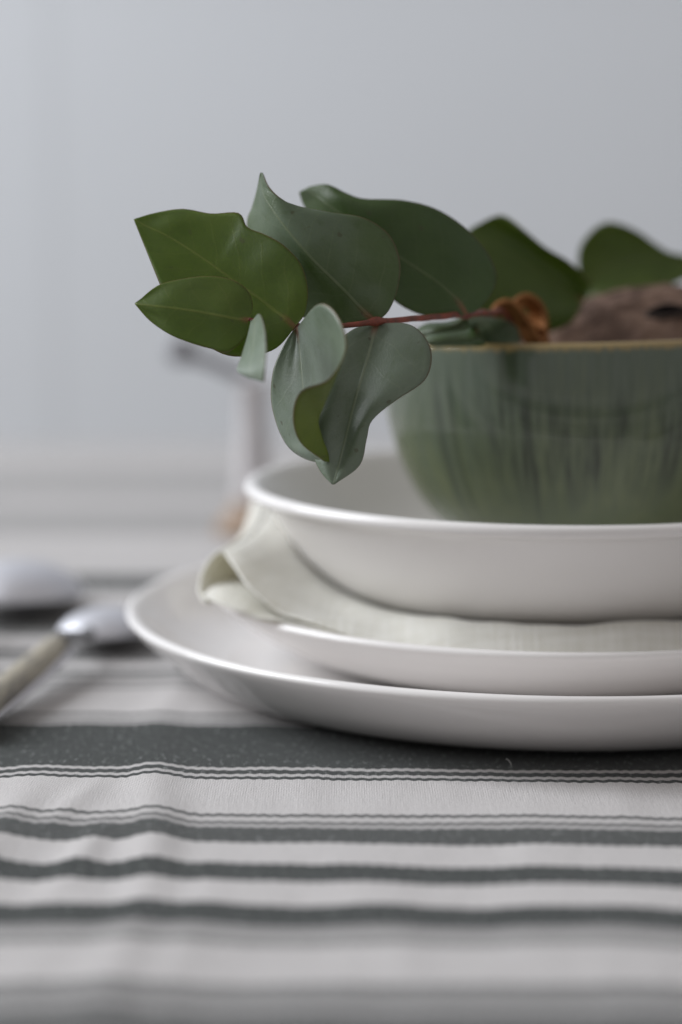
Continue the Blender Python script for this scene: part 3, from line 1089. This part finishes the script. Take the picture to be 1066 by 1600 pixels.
def lens_surface(levels):
    vv, ff = [], []
    for (a, b, h) in levels:
        for (u, w) in lens(a, b):
            pp = q + ax * u + ay * w
            ee = pp - PC
            k = 1.0 / math.sqrt((ee.x / PA.x) ** 2 + (ee.y / PA.y) ** 2 + (ee.z / PA.z) ** 2)
            vv.append(PC + ee * k + nrm * h)
    for i in range(len(levels) - 1):
        for k in range(ring):
            l2 = (k + 1) % ring
            ff.append((i * ring + k, i * ring + l2, (i + 1) * ring + l2, (i + 1) * ring + k))
    ff.append(tuple(range((len(levels) - 1) * ring, len(levels) * ring)))
    return vv, ff


v, f = lens_surface([(7.4, 3.4, -2.0), (6.7, 2.6, 1.5), (6.2, 2.2, 1.7), (5.8, 1.9, 1.4)])
part('slit_lip', v, f[:-1], M_LIPS, pod)
v, f = lens_surface([(6.2, 2.25, 1.65), (5.6, 1.8, 1.45), (2.5, 0.8, 1.4)])
part('slit', v, f, M_HOLE, pod)

hp = at(842, 556, -34)
husk = thing('dried_flower', 'curled orange brown dried flower beside the seed pod, behind the ochre rim', 'dried flower', tuple(hp))


def petal(pts, width, edge):
    """a curled dry strip along px,py,y; edge=1 turns its width away from the viewer so it shows as an arch"""
    c = catmull([tuple(at(*p)) for p in pts], 7)
    n = len(c)
    vv, ff = [], []
    K = 7
    for i, p in enumerate(c):
        t = (c[min(i + 1, n - 1)] - c[max(i - 1, 0)]).normalized()
        s = t.cross(Vector((0, 1, 0))).normalized()
        wdir = (Vector((0, 1, 0)) * edge + s * (1 - edge)).normalized()
        odir = (s * edge - Vector((0, 1, 0)) * (1 - edge)).normalized()
        wv_ = width * (0.6 + 0.5 * math.sin(math.pi * min(1.0, 0.15 + 0.8 * i / (n - 1))))
        for k in range(K):
            u = (k / (K - 1) - 0.5) * 2
            jit = 0.5 * noise.noise(Vector((i * 0.35, k * 0.7, pts[0][0] * 0.37)))
            vv.append(p + wdir * (u * wv_ * (1 + 0.3 * jit)) + odir * (0.9 * u * u + jit * 0.8))
    for i in range(n - 1):
        for k in range(K - 1):
            ff.append((i * K + k, i * K + k + 1, (i + 1) * K + k + 1, (i + 1) * K + k))
    o = part('petal', vv, ff, M_HUSK, husk)
    sd = o.modifiers.new('thickness', 'SOLIDIFY')
    sd.thickness = 0.0014
    sd.offset = 0


petal([(842, 556, -34), (832, 530, -36), (820, 508, -38), (806, 486, -40), (792, 476, -42), (778, 480, -43), (769, 494, -44)], 2.6, 0.5)
petal([(844, 556, -34), (846, 528, -33), (846, 500, -32), (838, 478, -33), (822, 467, -35), (807, 474, -37), (802, 488, -38)], 2.6, 0.5)
petal([(842, 556, -36), (834, 536, -38), (826, 518, -38), (818, 502, -37)], 2.2, 0.25)
petal([(846, 558, -33), (852, 542, -32), (846, 522, -32), (832, 512, -34), (822, 505, -36)], 1.4, 0.35)
petal([(840, 558, -30), (838, 530, -27), (834, 508, -26), (828, 490, -26)], 2.2, 0.2)
v, f = tube(catmull([tuple(hp), (14, -30, 78), (16, -14, 45)], 5), [1.3] * 11, 8)
part('stalk', v, f, M_HUSK, husk)


# ------------------------------------------------------------------ spoons
def spoon(label, cx, cy, rz, bl, bw, group):
    """bowl centre cx,cy on the cloth; local +y is the tip; bl, bw = bowl length and width"""
    t = thing('spoon', label, 'spoon', (cx, cy, 0), group)
    N, K = 30, 9
    dp = bw * 0.29
    vv, ff = [(0, 0, 0.5 + dp * 1.05 + 0.0375 * bl)], []
    for k in range(1, K + 1):
        rr = k / K
        for i in range(N):
            a = 2 * math.pi * i / N
            y = rr * bl / 2 * math.sin(a)
            x = rr * bw / 2 * math.cos(a) * (1 - 0.10 * math.sin(a) * rr)
            z = 0.5 + dp * math.sqrt(max(0.0, 1 - 0.97 * rr * rr)) * 1.05 - 0.075 * (y - bl / 2)
            vv.append((x, y, z))
    for i in range(N):
        ff.append((0, 1 + i, 1 + (i + 1) % N))
    for k in range(K - 1):
        for i in range(N):
            j = (i + 1) % N
            ff.append((1 + k * N + i, 1 + (k + 1) * N + i, 1 + (k + 1) * N + j, 1 + k * N + j))
    rot = Matrix.Rotation(rz, 3, 'Z')
    base = Vector((cx, cy, 0.9))

    def W_(p):
        return rot @ Vector(p) + base
    o = part('spoon_bowl', [W_(p) for p in vv], ff, M_STEEL, t)
    sd = o.modifiers.new('thickness', 'SOLIDIFY')
    sd.thickness = 0.0012
    sd.offset = 0
    sb = o.modifiers.new('round', 'SUBSURF')
    sb.levels = sb.render_levels = 1
    ze = 0.6 + dp * 0.95
    nk = catmull([W_((0, -bl / 2 + 3.5, 0.085 * bl + 3.2)), W_((0, -bl / 2 - 5, 0.085 * bl + 3.8)), W_((0, -bl / 2 - 14, ze + 1.2)), W_((0, -bl / 2 - 26, ze + 1.0))], 5)
    v, f = tube(nk, [3.2, 2.9, 2.6, 2.5, 2.4] + [2.4] * (len(nk) - 7) + [3.0, 3.8], 14, squash=0.75)
    part('neck', v, f, M_PEWTER, t)
    h0 = -bl / 2 - 26
    v, f = tube([W_((0, h0 + 3, ze + 1.0)), W_((0, h0 - 3, ze + 0.8))], [3.9, 4.3], 16)
    part('collar', v, f, M_PEWTER, t)
    hd = catmull([W_((0, h0 - 2.5, ze + 0.8)), W_((0, h0 - 30, 8.0)), W_((0, h0 - 65, 6.0)), W_((0, h0 - 84, 5.4)), W_((0, h0 - 90, 5.0))], 6)
    n_ = len(hd)
    rr_ = [4.4 + 0.9 * math.sin(math.pi * 0.5 * min(1, i / (n_ * 0.7))) for i in range(n_)]
    for k, fct in ((1, 0.35), (2, 0.62), (3, 0.8), (4, 0.9), (5, 0.96)):
        rr_[-k] *= fct
    v, f = tube(hd, rr_, 18, squash=0.82)
    part('handle', v, f, M_HORN, t)
    ln = catmull([W_((0, h0 - 1, ze - 1.2)), W_((0, h0 - 30, 5.4)), W_((0, h0 - 65, 3.4)), W_((0, h0 - 84, 2.6))], 5)
    v, f = tube(ln, [5.3] * (len(ln) - 1) + [2.5], 14, squash=0.55)
    part('liner', v, f, M_STEEL, t)
    return t


spoon('slim steel spoon with pale horn handle lying beside the dinner plate', -148, 44, R(-11.5), 50, 31, 'spoons beside the plates')
spoon('larger rounder steel spoon lying on the far side of the slim spoon', -187, 104, R(-14), 66, 49, 'spoons beside the plates')

# ------------------------------------------------------------------ crank grinder far behind
GB = Vector((-107.0, 286.0, 0.0))
gm = thing('hand_grinder', 'slender mauve grey hand grinder with crank arm and wooden foot behind the plates', 'grinder', tuple(GB))


def glathe(name, prof, mat, sub=4, dx=0, dy=0, dz=0):
    v, f, _u = lathe(prof, 40, sub)
    o = part(name, [Vector(p) + GB + Vector((dx, dy, dz)) for p in v], f, mat, gm)
    weld(o)


glathe('foot', [(0, 0.2), (14, 0.2), (17, 0.8), (17.2, 4), (14.5, 7.5), (10.5, 12), (8, 15.5), (0, 15.6)], M_WOOD)
glathe('column', [(0, 15), (7.6, 15.2), (8.2, 20), (7.4, 34), (6.6, 50), (6.4, 62), (7.4, 66), (6.2, 69), (0, 69.5)], M_MILL)
ap = catmull([tuple(GB + Vector((5, 0, 63))), tuple(GB + Vector((-4, 0, 70))), tuple(GB + Vector((-16, 0, 76))), tuple(GB + Vector((-31, 0, 81)))], 5)
v, f = tube(ap, [3.2] * len(ap), 12)
part('crank_arm', v, f, M_ARM, gm)
glathe('knob', [(0, 76), (4, 76.5), (6.2, 80), (6.4, 84), (4.5, 88), (0, 89)], M_ARM, 4, -32)
